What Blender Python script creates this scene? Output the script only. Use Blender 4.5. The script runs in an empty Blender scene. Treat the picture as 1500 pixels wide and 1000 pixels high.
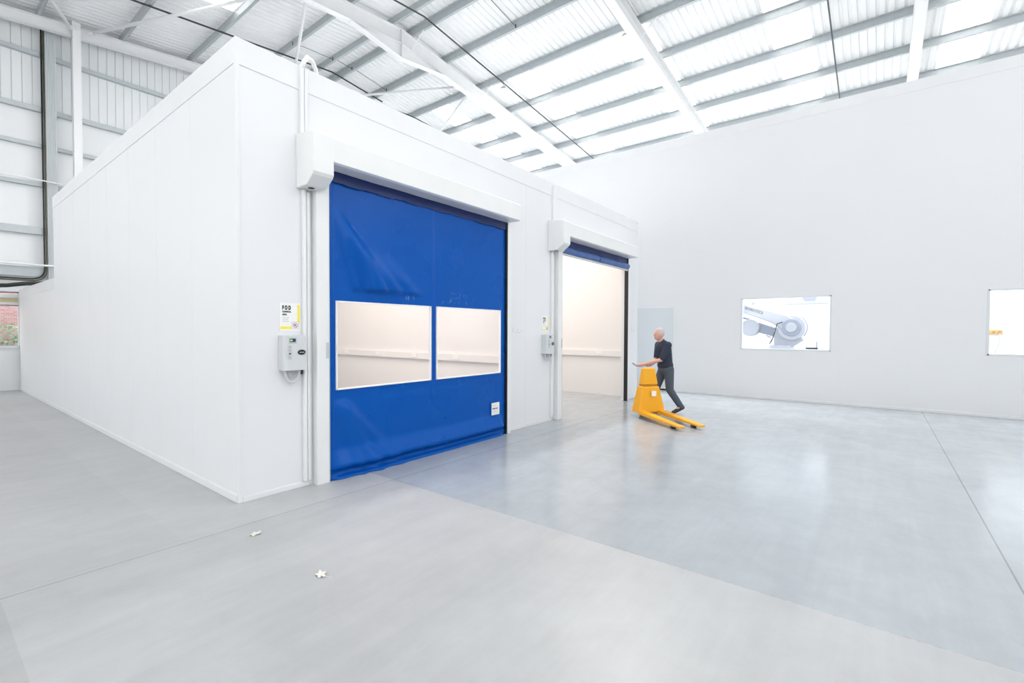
import bpy, bmesh, math, random
from mathutils import Vector, Matrix, Quaternion
random.seed(7)
COL = bpy.context.scene.collection
scene = bpy.context.scene

# ------------------------------------------------------------------ materials
def mat(name, color=(.8,.8,.8), rough=.5, metal=0., spec=.5, coat=0., emit=None, estr=0., alpha=1., bump=None, mottle=None):
    m = bpy.data.materials.new(name); m.use_nodes = True
    nt = m.node_tree; b = nt.nodes['Principled BSDF']
    b.inputs['Base Color'].default_value = (*color, 1)
    b.inputs['Roughness'].default_value = rough
    b.inputs['Metallic'].default_value = metal
    b.inputs['Specular IOR Level'].default_value = spec
    b.inputs['Coat Weight'].default_value = coat
    if emit:
        b.inputs['Emission Color'].default_value = (*emit, 1); b.inputs['Emission Strength'].default_value = estr
    tc = nt.nodes.new('ShaderNodeTexCoord')
    n = nt.nodes.new('ShaderNodeTexNoise'); nt.links.new(tc.outputs['Object'], n.inputs['Vector'])
    sc, amt = mottle or (3., .04)
    n.inputs['Scale'].default_value = sc; n.inputs['Detail'].default_value = 4
    mr = nt.nodes.new('ShaderNodeMapRange'); mr.inputs['To Min'].default_value = 1-amt; mr.inputs['To Max'].default_value = 1+amt
    nt.links.new(n.outputs['Fac'], mr.inputs['Value'])
    vm = nt.nodes.new('ShaderNodeVectorMath'); vm.operation = 'SCALE'
    vm.inputs[0].default_value = color; nt.links.new(mr.outputs['Result'], vm.inputs['Scale'])
    nt.links.new(vm.outputs['Vector'], b.inputs['Base Color'])
    if bump:
        n2 = nt.nodes.new('ShaderNodeTexNoise'); n2.inputs['Scale'].default_value = bump[0]; n2.inputs['Detail'].default_value = 3
        nt.links.new(tc.outputs['Object'], n2.inputs['Vector'])
        bp = nt.nodes.new('ShaderNodeBump'); bp.inputs['Strength'].default_value = bump[1]; bp.inputs['Distance'].default_value = .01
        nt.links.new(n2.outputs['Fac'], bp.inputs['Height']); nt.links.new(bp.outputs['Normal'], b.inputs['Normal'])
    return m

M = {}
M['panel'] = mat('white_panel', (.80,.815,.84), .42, mottle=(1.2,.012))
M['panel_trim'] = mat('panel_trim', (.80,.815,.835), .35)
M['warmwall'] = mat('inner_wall', (.84,.83,.82), .5, mottle=(2,.01))
M['cladding'] = mat('liner_sheet', (.78,.81,.825), .45, mottle=(1.5,.03))
M['roof'] = mat('roof_sheet', (.86,.87,.875), .45, mottle=(.8,.02))
M['galv'] = mat('galvanised', (.47,.51,.53), .42, metal=.25, mottle=(8,.10))
M['girt'] = mat('girt_steel', (.50,.54,.56), .45, metal=.25, mottle=(8,.08))
M['steelwhite'] = mat('white_steel', (.82,.83,.84), .4, mottle=(4,.02))
M['housing'] = mat('housing_white', (.82,.835,.84), .35)
M['plastic'] = mat('grey_plastic', (.64,.67,.69), .4)
M['plastic_side'] = mat('grey_plastic_side', (.55,.58,.60), .4)
M['black'] = mat('black_rubber', (.012,.013,.016), .45)
M['dark'] = mat('dark_steel', (.05,.055,.06), .4, metal=.3)
M['olive'] = mat('olive_cable', (.085,.085,.055), .6, mottle=(30,.3))
M['white'] = mat('bright_white', (.9,.9,.9), .5)
M['tube'] = mat('white_tube', (.84,.85,.86), .4)
M['ink'] = mat('black_ink', (.012,.012,.012), .6)
M['inkgrey'] = mat('grey_ink', (.42,.44,.47), .6)
M['inkfaint'] = mat('faint_ink', (.62,.64,.66), .6)
M['yellow'] = mat('sign_yellow', (.95,.80,.03), .5)
M['red'] = mat('sign_red', (.45,.10,.22), .5)
M['screen'] = mat('display_navy', (.02,.05,.12), .2)
M['green'] = mat('display_green', (.25,.65,.12), .3, emit=(.35,.9,.15), estr=.4)
M['truck'] = mat('truck_yellow', (.90,.42,.012), .35, mottle=(6,.03))
M['truckdark'] = mat('truck_dark_yellow', (.50,.22,.01), .5)
M['robot'] = mat('robot_white', (.52,.54,.58), .35, mottle=(5,.03))
M['robotdark'] = mat('robot_grey', (.34,.37,.45), .4)
M['cell'] = mat('cell_white', (.86,.87,.88), .5)
M['cream'] = mat('cream_panel', (.66,.57,.33), .5)
M['winframe'] = mat('window_white', (.74,.76,.79), .35)
M['doorgrey'] = mat('door_grey', (.70,.745,.78), .45, mottle=(2,.03))
M['leaf'] = mat('dried_leaf', (.74,.72,.66), .7, mottle=(60,.1))
M['skin'] = mat('skin', (.68,.38,.30), .55)
M['hair'] = mat('hair_grey', (.55,.50,.46), .7, mottle=(80,.2))
M['shirt'] = mat('navy_shirt', (.022,.030,.058), .8, bump=(40,.3))
M['trousers'] = mat('slate_trousers', (.075,.095,.125), .85, bump=(40,.3))
M['shoes'] = mat('black_shoes', (.02,.02,.022), .5)
M['lamp'] = mat('lamp_lens', (.9,.9,.9), .4, emit=(1,.99,.96), estr=30)
M['lampbody'] = mat('lamp_body', (.55,.57,.58), .4, metal=.3)
M['brick'] = None

def sheet_translucent():
    m = bpy.data.materials.new('rooflight_sheet'); m.use_nodes = True; nt = m.node_tree; nt.nodes.clear()
    o = nt.nodes.new('ShaderNodeOutputMaterial'); t = nt.nodes.new('ShaderNodeBsdfTranslucent'); t.inputs[0].default_value = (.97,.98,1,1)
    d = nt.nodes.new('ShaderNodeBsdfTransparent'); d.inputs[0].default_value = (.97,.98,1,1)
    tc = nt.nodes.new('ShaderNodeTexCoord'); n = nt.nodes.new('ShaderNodeTexNoise'); n.inputs['Scale'].default_value = .7
    nt.links.new(tc.outputs['Object'], n.inputs['Vector'])
    mr = nt.nodes.new('ShaderNodeMapRange'); mr.inputs['To Min'].default_value = .35; mr.inputs['To Max'].default_value = .45
    nt.links.new(n.outputs['Fac'], mr.inputs['Value'])
    x = nt.nodes.new('ShaderNodeMixShader'); nt.links.new(mr.outputs['Result'], x.inputs[0])
    nt.links.new(t.outputs[0], x.inputs[1]); nt.links.new(d.outputs[0], x.inputs[2]); nt.links.new(x.outputs[0], o.inputs[0])
    return m
M['rooflight'] = sheet_translucent()

def glass(name, tint=(.98,.99,1), refl=.06):
    m = bpy.data.materials.new(name); m.use_nodes = True; nt = m.node_tree; nt.nodes.clear()
    o = nt.nodes.new('ShaderNodeOutputMaterial'); t = nt.nodes.new('ShaderNodeBsdfTransparent'); t.inputs[0].default_value = (*tint,1)
    g = nt.nodes.new('ShaderNodeBsdfGlossy'); g.inputs['Roughness'].default_value = .08
    tc = nt.nodes.new('ShaderNodeTexCoord'); n = nt.nodes.new('ShaderNodeTexNoise'); n.inputs['Scale'].default_value = 2.5
    nt.links.new(tc.outputs['Object'], n.inputs['Vector'])
    mr = nt.nodes.new('ShaderNodeMapRange'); mr.inputs['To Min'].default_value = refl*.6; mr.inputs['To Max'].default_value = refl*1.4
    nt.links.new(n.outputs['Fac'], mr.inputs['Value'])
    x = nt.nodes.new('ShaderNodeMixShader'); nt.links.new(mr.outputs['Result'], x.inputs[0])
    nt.links.new(t.outputs[0], x.inputs[1]); nt.links.new(g.outputs[0], x.inputs[2]); nt.links.new(x.outputs[0], o.inputs[0])
    return m
M['vinyl'] = glass('clear_vinyl', (.98,.965,.95), .07)
M['glass'] = glass('window_glass', (.98,.99,1), .05)

def curtain_mat():
    m = mat('blue_pvc', (.0,.088,.42), .30, spec=.17)
    nt = m.node_tree; b = nt.nodes['Principled BSDF']
    tc = nt.nodes.new('ShaderNodeTexCoord')
    n = nt.nodes.new('ShaderNodeTexNoise'); n.inputs['Scale'].default_value = 1.3; n.inputs['Detail'].default_value = 3
    nt.links.new(tc.outputs['Object'], n.inputs['Vector'])
    mr = nt.nodes.new('ShaderNodeMapRange'); mr.inputs['To Min'].default_value = .18; mr.inputs['To Max'].default_value = .38
    nt.links.new(n.outputs['Fac'], mr.inputs['Value']); nt.links.new(mr.outputs['Result'], b.inputs['Roughness'])
    n2 = nt.nodes.new('ShaderNodeTexNoise'); n2.inputs['Scale'].default_value = 6; n2.inputs['Detail'].default_value = 2
    nt.links.new(tc.outputs['Object'], n2.inputs['Vector'])
    bp = nt.nodes.new('ShaderNodeBump'); bp.inputs['Strength'].default_value = .05; bp.inputs['Distance'].default_value = .02
    nt.links.new(n2.outputs['Fac'], bp.inputs['Height']); nt.links.new(bp.outputs['Normal'], b.inputs['Normal'])
    return m
M['blue'] = curtain_mat()
M['bluedark'] = mat('navy_pvc_and_shade', (.002,.018,.12), .4)
M['hempale'] = mat('pale_hem', (.045,.12,.36), .3)
M['bluelight'] = mat('blue_hem', (.008,.11,.52), .3)

def brick_mat():
    m = bpy.data.materials.new('pink_brick'); m.use_nodes = True; nt = m.node_tree; b = nt.nodes['Principled BSDF']
    tc = nt.nodes.new('ShaderNodeTexCoord'); mp = nt.nodes.new('ShaderNodeMapping'); mp.inputs['Rotation'].default_value = (math.pi/2,0,0)
    br = nt.nodes.new('ShaderNodeTexBrick'); br.inputs['Color1'].default_value = (.50,.25,.25,1); br.inputs['Color2'].default_value = (.64,.40,.41,1)
    br.inputs['Mortar'].default_value = (.62,.52,.50,1); br.inputs['Scale'].default_value = 4
    nt.links.new(tc.outputs['Object'], mp.inputs['Vector']); nt.links.new(mp.outputs[0], br.inputs['Vector']); nt.links.new(br.outputs['Color'], b.inputs['Base Color'])
    b.inputs['Roughness'].default_value = .9
    return m
M['brick'] = brick_mat()

def leaf_mat():
    m = mat('hedge_leaves', (.30,.42,.28), .6, mottle=(14,.7)); return m
M['hedge'] = leaf_mat()
M['yard'] = mat('yard_paving', (.35,.36,.37), .9, mottle=(2,.1))

def floor_mat():
    m = bpy.data.materials.new('resin_floor'); m.use_nodes = True; nt = m.node_tree; L = nt.links.new
    b = nt.nodes['Principled BSDF']
    tc = nt.nodes.new('ShaderNodeTexCoord'); sp = nt.nodes.new('ShaderNodeSeparateXYZ'); L(tc.outputs['Object'], sp.inputs[0])
    def math_(op, a, bb=None, c=None):
        n = nt.nodes.new('ShaderNodeMath'); n.operation = op
        for i, v in enumerate((a, bb, c)):
            if v is None: continue
            if isinstance(v, (int, float)): n.inputs[i].default_value = v
            else: L(v, n.inputs[i])
        return n.outputs[0]
    X, Y = sp.outputs[0], sp.outputs[1]
    def noise(scale, detail=4, rough=.55, vec=None, dist=0):
        n = nt.nodes.new('ShaderNodeTexNoise'); n.inputs['Scale'].default_value = scale; n.inputs['Detail'].default_value = detail
        n.inputs['Roughness'].default_value = rough; n.inputs['Distortion'].default_value = dist
        L(vec or tc.outputs['Object'], n.inputs['Vector']); return n.outputs['Fac']
    def ramp(v, a, b2, c, d):
        n = nt.nodes.new('ShaderNodeMapRange'); L(v, n.inputs['Value'])
        n.inputs['From Min'].default_value = a; n.inputs['From Max'].default_value = b2
        n.inputs['To Min'].default_value = c; n.inputs['To Max'].default_value = d; n.clamp = True
        return n.outputs['Result']
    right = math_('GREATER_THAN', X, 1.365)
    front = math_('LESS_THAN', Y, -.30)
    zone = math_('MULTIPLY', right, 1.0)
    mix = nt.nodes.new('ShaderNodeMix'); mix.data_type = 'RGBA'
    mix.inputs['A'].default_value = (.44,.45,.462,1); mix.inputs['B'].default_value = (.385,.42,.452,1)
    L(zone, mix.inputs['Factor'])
    # wide cloudy tone, small scuffs, streaky wear along the hall
    m1 = ramp(noise(.55, 5, .6), .3, .7, .93, 1.08)
    m2 = ramp(noise(3.5, 6, .65, dist=.5), .3, .75, .95, 1.05)
    mp = nt.nodes.new('ShaderNodeMapping'); mp.inputs['Scale'].default_value = (.35, 4, 1); mp.inputs['Rotation'].default_value = (0,0,.35); L(tc.outputs['Object'], mp.inputs['Vector'])
    m3 = ramp(noise(1.6, 6, .7, vec=mp.outputs[0]), .35, .7, .96, 1.04)
    tone = math_('MULTIPLY', math_('MULTIPLY', m1, m2), m3)
    # wide paler strip by the left side of the clean room and a darker slab in the corner
    strip = math_('MULTIPLY', math_('GREATER_THAN', X, -.62), math_('GREATER_THAN', Y, -.57))
    tone = math_('MULTIPLY', tone, ramp(strip, 0, 1, .99, 1.03))
    dark = math_('MULTIPLY', math_('LESS_THAN', X, -1.60), math_('LESS_THAN', Y, -.60))
    tone = math_('MULTIPLY', tone, ramp(dark, 0, 1, 1, .90))
    # saw-cut joints
    def joint(co, at, w, lim=None):
        d = math_('ABSOLUTE', math_('SUBTRACT', co, at)); j = math_('LESS_THAN', d, w)
        if lim is not None: j = math_('MULTIPLY', j, lim)
        return j
    j1 = joint(Y, -.57, .006, math_('LESS_THAN', X, 9.4))
    j3 = joint(Y, -5.545, .006)
    j2 = joint(X, 1.365, .004, front)
    j5 = joint(X, 7.9, .004, math_('LESS_THAN', Y, 20))
    jd = math_('ADD', j1, j3)
    tone = math_('MULTIPLY', tone, ramp(jd, 0, 1, 1, .62))
    chip = ramp(noise(22, 3, .6), .42, .58, 0, 1)
    tone = math_('MULTIPLY', tone, ramp(math_('MULTIPLY', j2, chip), 0, 1, 1, .80))
    tone = math_('MULTIPLY', tone, ramp(math_('MULTIPLY', j2, math_('SUBTRACT', 1, chip)), 0, 1, 1, 1.12))
    # a brown scuff in front of the blue door
    dx = math_('SUBTRACT', X, 1.15); dy = math_('SUBTRACT', Y, -.75)
    rr = math_('SQRT', math_('ADD', math_('MULTIPLY', dx, dx), math_('MULTIPLY', dy, dy)))
    sc = math_('MULTIPLY', ramp(rr, .05, .45, 1, 0), ramp(noise(9, 5, .7), .45, .7, 0, 1))
    tone = math_('MULTIPLY', tone, ramp(sc, 0, 1, 1, .86))
    specks = ramp(noise(38, 2, .5), .79, .82, 1, 1.35)
    tone = math_('MULTIPLY', tone, specks)
    vm = nt.nodes.new('ShaderNodeVectorMath'); vm.operation = 'SCALE'; L(mix.outputs['Result'], vm.inputs[0]); L(tone, vm.inputs['Scale'])
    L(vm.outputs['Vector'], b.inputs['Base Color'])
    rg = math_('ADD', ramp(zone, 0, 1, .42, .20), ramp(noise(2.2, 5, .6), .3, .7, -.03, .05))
    L(rg, b.inputs['Roughness'])
    b.inputs['Specular IOR Level'].default_value = .5
    bp = nt.nodes.new('ShaderNodeBump'); bp.inputs['Strength'].default_value = .05; bp.inputs['Distance'].default_value = .01
    L(noise(5, 3), bp.inputs['Height']); L(bp.outputs['Normal'], b.inputs['Normal'])
    return m
M['floor'] = floor_mat()

# ------------------------------------------------------------------ mesh helpers
class MB:
    def __init__(s): s.v = []; s.f = []
    def add(s, vs, fs):
        o = len(s.v); s.v += [tuple(v) for v in vs]; s.f += [tuple(i+o for i in f) for f in fs]; return s
    def box(s, x0, x1, y0, y1, z0, z1):
        return s.hexa([(x0,y0,z0),(x1,y0,z0),(x1,y1,z0),(x0,y1,z0),(x0,y0,z1),(x1,y0,z1),(x1,y1,z1),(x0,y1,z1)])
    def hexa(s, v):
        return s.add(v, [(3,2,1,0),(4,5,6,7),(0,1,5,4),(1,2,6,5),(2,3,7,6),(3,0,4,7)])
    def prism(s, poly, axis, a, b):
        """poly: 2D points in the plane across the axis; axis 'x': (y,z), 'y': (x,z), 'z': (x,y)"""
        def P(p, t):
            return {'x': (t,p[0],p[1]), 'y': (p[0],t,p[1]), 'z': (p[0],p[1],t)}[axis]
        n = len(poly)
        return s.add([P(p,a) for p in poly]+[P(p,b) for p in poly],
                     [tuple(range(n))[::-1], tuple(range(n,2*n))]+[(i,(i+1)%n,n+(i+1)%n,n+i) for i in range(n)])
    def tube(s, pts, r, n=10, caps=True):
        pts = [Vector(p) for p in pts]; rs = r if isinstance(r,(list,tuple)) else [r]*len(pts)
        rings = []; up = None
        for i, p in enumerate(pts):
            t = (pts[min(i+1,len(pts)-1)]-pts[max(i-1,0)]).normalized()
            if up is None:
                up = Vector((0,0,1)) if abs(t.z) < .9 else Vector((1,0,0))
            a = (up - t*up.dot(t)).normalized(); up = a; b = t.cross(a)
            rings.append([p+(a*math.cos(k*2*math.pi/n)+b*math.sin(k*2*math.pi/n))*rs[i] for k in range(n)])
        vs = [v for r_ in rings for v in r_]; fs = []
        for i in range(len(pts)-1):
            for k in range(n):
                fs.append((i*n+k, i*n+(k+1)%n, (i+1)*n+(k+1)%n, (i+1)*n+k))
        if caps:
            fs.append(tuple(range(n))[::-1]); fs.append(tuple(range((len(pts)-1)*n, len(pts)*n)))
        return s.add(vs, fs)
    def ellipsoid(s, c, r, n=16, m=10, rot=None):
        vs = [];
        for j in range(m+1):
            th = math.pi*j/m
            for i in range(n):
                ph = 2*math.pi*i/n
                v = Vector((r[0]*math.sin(th)*math.cos(ph), r[1]*math.sin(th)*math.sin(ph), r[2]*math.cos(th)))
                if rot: v = rot @ v
                vs.append(Vector(c)+v)
        fs = [(j*n+i, j*n+(i+1)%n, (j+1)*n+(i+1)%n, (j+1)*n+i)[::-1] for j in range(m) for i in range(n)]
        return s.add(vs, fs)
    def build(s, name, m, parent=None, smooth=False, bevel=0, seg=2):
        me = bpy.data.meshes.new(name); me.from_pydata(s.v, [], s.f); me.update()
        bm = bmesh.new(); bm.from_mesh(me); bmesh.ops.remove_doubles(bm, verts=bm.verts, dist=1e-6)
        bmesh.ops.recalc_face_normals(bm, faces=bm.faces); bm.to_mesh(me); bm.free()
        me.materials.append(m)
        o = bpy.data.objects.new(name, me); COL.objects.link(o)
        if parent: o.parent = parent
        if smooth:
            for p in me.polygons: p.use_smooth = True
        if bevel:
            b = o.modifiers.new('bevel', 'BEVEL'); b.width = bevel; b.segments = seg; b.limit_method = 'ANGLE'; b.angle_limit = .6
        return o

def tag(o, label=None, cat=None, group=None, kind=None):
    if label: o['label'] = label
    if cat: o['category'] = cat
    if group: o['group'] = group
    if kind: o['kind'] = kind
    return o
def empty(name, loc=(0,0,0), rz=0):
    o = bpy.data.objects.new(name, None); COL.objects.link(o); o.location = loc; o.rotation_euler = (0,0,rz); o.empty_display_size = .1
    return o
def struct(o): o['kind'] = 'structure'; return o
def copy_tree(o, parent=None):
    c = o.copy(); COL.objects.link(c)
    if parent: c.parent = parent
    for ch in list(o.children): copy_tree(ch, c)
    return c
def B(*a): return MB().box(*a)
def text_mesh(name, body, size, m, parent, loc, rot, depth=.0006, extrude_x=1., bold=0., align='LEFT', space=1.):
    c = bpy.data.curves.new(name, 'FONT'); c.body = body; c.size = size; c.extrude = depth; c.offset = bold; c.align_x = align; c.space_character = space
    t = bpy.data.objects.new(name+'_tmp', c); COL.objects.link(t)
    dg = bpy.context.evaluated_depsgraph_get(); me = bpy.data.meshes.new_from_object(t.evaluated_get(dg)); COL.objects.unlink(t); bpy.data.objects.remove(t)
    for v in me.vertices: v.co.x *= extrude_x
    me.materials.clear(); me.materials.append(m)
    o = bpy.data.objects.new(name, me); COL.objects.link(o); o.parent = parent; o.location = loc; o.rotation_euler = rot
    return o

# ------------------------------------------------------------------ dimensions (metres)
ZR, XRG, SL = 11.085, 7.55, .1059        # ridge height, ridge X, roof slope
YG = 13.75                                # gable wall
XW = 11.1                                 # right wall face
def roofz(x, off=0.): return ZR - off - SL*abs(x-XRG)

# ------------------------------------------------------------------ floor
struct(B(-14,22,-14,YG+.3,-.12,0).build('floor', M['floor']))

# ------------------------------------------------------------------ clean room (booth) walls
BH, BT = 4.39, .08
W1 = (.86, 4.0)          # doorway spans in X
W2 = (5.62, 8.62)
DH = 3.45
f = MB()
f.box(0, W1[0], 0, BT, 0, BH); f.box(W1[1], W2[0], 0, BT, 0, BH); f.box(W2[1], 9.39, 0, BT, 0, BH)
f.box(W1[0], W1[1], 0, BT, DH, BH); f.box(W2[0], W2[1], 0, BT, DH, BH)
wf = struct(f.build('wall_front', M['panel']))
l = MB(); l.box(0, BT, BT, 8.78, 0, BH); l.box(0, BT, 8.78, 13.62, 0, 2.72)
struct(l.build('wall_left', M['panel']))
struct(B(9.31, 9.39, BT, 8.78, 0, BH).build('wall_end', M['panel']))
struct(B(BT, 9.39, 8.70, 8.78, 0, BH).build('wall_rear', M['panel']))
struct(B(BT, 4.6, 13.54, 13.62, 0, 2.72).build('wall_annex', M['panel']))
struct(B(BT, 9.31, BT, 8.70, BH-.06, BH-.001).build('ceiling_booth', M['panel']))
struct(B(BT, 4.6, 8.78, 13.54, 2.62, 2.719).build('ceiling_annex', M['panel']))
struct(B(5.35, 5.43, BT, 8.70, 0, BH-.06).build('wall_partition', M['warmwall']))
# inner liners, so that the rooms read warm white inside
struct(B(9.295, 9.31, BT, 8.70, 0, BH-.06).build('wall_lining', M['warmwall']))
# edge capping and the joint line below it (trim standing a few mm proud), base channel
t = MB(); t.box(-.006, 9.39, -.006, 0, 4.143, BH+.004); struct(t.build('trim_1', M['panel_trim'], bevel=.002, seg=1))
t = MB(); t.box(-.0055, 0, 0, 8.785, 4.155, BH+.004); struct(t.build('trim_2', M['panel_trim'], bevel=.002, seg=1))
t = MB(); t.box(-.008, .03, -.008, .03, 0, BH+.004); struct(t.build('trim_3', M['panel_trim'], bevel=.004))
t = MB(); t.box(-.0055, 0, 8.785, 13.62, 2.50, 2.724); struct(t.build('trim_4', M['panel_trim'], bevel=.002, seg=1))
for i, (a, b) in enumerate(((.03, .70), (4.16, 5.42), (8.74, 9.39))):
    struct(B(a, b, -.012, 0, 0, .055).build('baseboard_front' + ('' if i == 0 else '_%d' % i), M['panel_trim'], bevel=.004))
struct(B(-.014, 0, .03, 13.62, 0, .075).build('baseboard_left', M['panel_trim'], bevel=.004))
# vertical panel joints, hairline cover strips
def vjoints(name, pts, nrm, z1, m):
    j = MB()
    for (x, y) in pts:
        if nrm == 'y': j.box(x-.004, x+.004, -.0015, 0, .06, z1)
        elif nrm == 'x': j.box(-.0015, 0, y-.004, y+.004, .08, z1)
        else: j.box(XW-.0015, XW, y-.004, y+.004, .06, z1)
    struct(j.build(name, m))
M['jointm'] = mat('joint_strip', (.785,.80,.825), .45)
vjoints('trim_5', [(x,0) for x in (4.62,)], 'y', 4.14, M['jointm'])
vjoints('trim_6', [(0,y) for y in (1.15,2.3,3.45,4.6,5.75,6.9,8.05)], 'x', 4.15, M['jointm'])

# right wall with two windows
RW = MB(); ZW = 6.93
wz0, wz1 = 1.225, 2.50
wA = (-3.94, -2.04); wB = (-8.35, -6.49)
ys = [-13.5, wB[0], wB[1], wA[0], wA[1], 9.6]
for i in range(5):
    y0, y1 = ys[i], ys[i+1]
    if i in (1, 3):
        RW.box(XW, XW+.1, y0, y1, 0, wz0); RW.box(XW, XW+.1, y0, y1, wz1, ZW)
    else: RW.box(XW, XW+.1, y0, y1, 0, ZW)
struct(RW.build('wall_right', M['panel']))
struct(B(XW-.006, XW, -13.5, 9.6, 6.70, ZW+.004).build('trim_7', M['panel_trim'], bevel=.002, seg=1))
struct(B(XW-.012, XW, -13.5, 9.6, 0, .06).build('baseboard_right', M['panel_trim'], bevel=.004))
vjoints('trim_8', [(0,y) for y in (-12.5,-11.3,-10.1,-8.9,-7.7,-6.49+.02,-5.3,-4.1,-2.9,-1.2,0,1.2,2.4,3.6)], 'r', 1.1, M['jointm'])
for i, (a, b) in enumerate((wA, wB)):
    w = struct(empty('window_%d' % (i+1), (XW, (a+b)/2, wz0)))
    hw = (b-a)/2; h = wz1-wz0
    fr = MB(); fw = .03
    fr.box(-.008, .1, -hw-.012, -hw+fw, -.012, h+.012); fr.box(-.008, .1, hw-fw, hw+.012, -.012, h+.012)
    fr.box(-.008, .1, -hw, hw, -.012, fw-.01); fr.box(-.008, .1, -hw, hw, h-fw+.01, h+.012)
    fr.build('window_frame', M['winframe'], w, bevel=.003)
    B(.04, .046, -hw+fw, hw-fw, fw-.01, h-fw+.01).build('pane', M['glass'], w)
# grey leaf door in the right wall, seen past the end of the clean room
d = struct(empty('door_1', (XW, .22, 0)))
B(-.012, .03, -.56, .56, .01, 2.33).build('door_leaf', M['doorgrey'], d, bevel=.003)
B(-.018, .03, -.60, -.56, 0, 2.37).build('door_frame', M['panel_trim'], d)

# bright robot cell behind the right wall
struct(B(17.0, 17.1, -13.5, 3.0, 0, 4.6).build('wall_cell_back', M['cell']))
struct(B(XW+.1, 17.1, 3.0, 3.1, 0, 4.6).build('wall_cell_side', M['cell']))
struct(B(XW+.1, 17.1, -13.6, -13.5, 0, 4.6).build('wall_cell_end', M['cell']))
struct(B(XW+.1, 17.1, -13.6, 3.1, 4.6, 4.7).build('ceiling_cell', M['cell']))
struct(B(XW+.1, 17.1, -13.6, 3.1, 4.701, 4.73).build('added_bounce_slab', mat('bounce_absorber', (.22,.23,.24), .8)))  # unseen dark slab added to cut light bouncing up to the roof
struct(B(16.98, 17.0, -13.5, 3.0, .85, .90).build('trim_9', M['jointm']))

# ------------------------------------------------------------------ roof
# rooflight strips (translucent) 1 m wide; corrugated sheets between
strips = [(-7.08,-6.10), (-3.12,-2.12), (.72,1.74), (4.85,5.85), (8.87,9.85), (-11.1,-10.1)]
strips.sort()
X_L, X_R = -9.0, 21.5
Y_A, Y_B = -13.1, 14.0
SK0, SK1 = 3.6, 30.0     # rooflights begin this far from the ridge
def corrugated(y0, y1, xa, xb, drop=0.):
    """profiled sheet: ribs run down the slope, profile across Y"""
    mb = MB(); prof = []; p = .20
    y = y0
    k = math.floor(y0/p)
    pts = [y0]
    while True:
        base = k*p
        for d_, z_ in ((0,0),(.10,0),(.12,.032),(.18,.032)):
            yy = base+d_
            if y0 <= yy <= y1: prof.append((yy, z_))
        k += 1
        if base > y1: break
    if prof[0][0] > y0: prof.insert(0, (y0, prof[0][1]))
    if prof[-1][0] < y1: prof.append((y1, prof[-1][1]))
    vs = []; n = len(prof)
    for x in (xa, xb):
        for (yy, z_) in prof: vs.append((x, yy, roofz(x, drop)+z_))
    mb.add(vs, [(i, i+1, n+i+1, n+i) for i in range(n-1)])
    return mb
solid = []; a = Y_A
for s0, s1 in strips: solid.append((a, s0)); a = s1
solid.append((a, Y_B))
opaque = MB()
for (a, b) in solid:
    for (xa, xb) in ((X_L, XRG), (XRG, X_R)):
        c = corrugated(a, b, xa, xb); opaque.add(c.v, c.f)
for (a, b) in strips:
    c = corrugated(a, b, XRG-SK0, XRG+0.0); opaque.add(c.v, c.f)
    c = corrugated(a, b, XRG, XRG+SK0); opaque.add(c.v, c.f)
co = struct(opaque.build('ceiling', M['roof']))
co.modifiers.new('thick', 'SOLIDIFY').thickness = .02; co.modifiers['thick'].offset = 1
k = 3
for (a, b) in strips:
    for (xa, xb) in ((X_L, XRG-SK0), (XRG+SK0, X_R)):
        c = corrugated(a, b, xa, xb)
        struct(c.build('window_%d' % k, M['rooflight'])); k += 1

# purlins: Z sections running along the hall, clipped on the rafters
def purlin(x, label):
    mb = MB(); z = roofz(x)-.004; s = -SL if x > XRG else SL
    t_ = .005; w = .075; hh = .20
    z1 = z; z0 = z-hh
    mb.prism([(x-t_/2,z0),(x+t_/2,z0),(x+t_/2,z1),(x-t_/2,z1)], 'y', Y_A, 13.6)
    mb.prism([(x,z0),(x+w,z0),(x+w,z0+t_),(x,z0+t_)], 'y', Y_A, 13.6)
    mb.prism([(x+w-t_,z0),(x+w,z0),(x+w,z0+.018),(x+w-t_,z0+.018)], 'y', Y_A, 13.6)
    if s < 0: mb.prism([(x-w,z1-.008),(x,z1-.016),(x,z1-.011),(x-w,z1-.003)], 'y', Y_A, 13.6)
    o = mb.build('purlin', M['galv'])
    tag(o, label, 'purlin', 'roof purlins')
PX = [(-1.45,'galvanised purlin furthest left, sixth down the left roof slope'),
      (.40,'galvanised purlin on the left slope, second in from the far left'),
      (2.20,'grey steel purlin of the left slope crossing above the gable column'),
      (3.98,'grey purlin of the left slope edging the stained rooflight'),
      (5.78,'grey purlin of the left slope, next but one to the ridge pair'),
      (7.18,'left purlin of the close ridge pair'), (7.92,'right purlin of the close ridge pair'),
      (9.40,'first galvanised purlin right of the ridge pair'), (11.15,'second galvanised purlin right of the ridge, where rooflights start'),
      (12.90,'third galvanised purlin right of the ridge'), (14.65,'fourth galvanised purlin right of the ridge'),
      (16.40,'fifth galvanised purlin right of the ridge'), (18.15,'sixth galvanised purlin right of the ridge, just above the long white wall')]
for x, lb in PX: purlin(x, lb)

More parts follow.
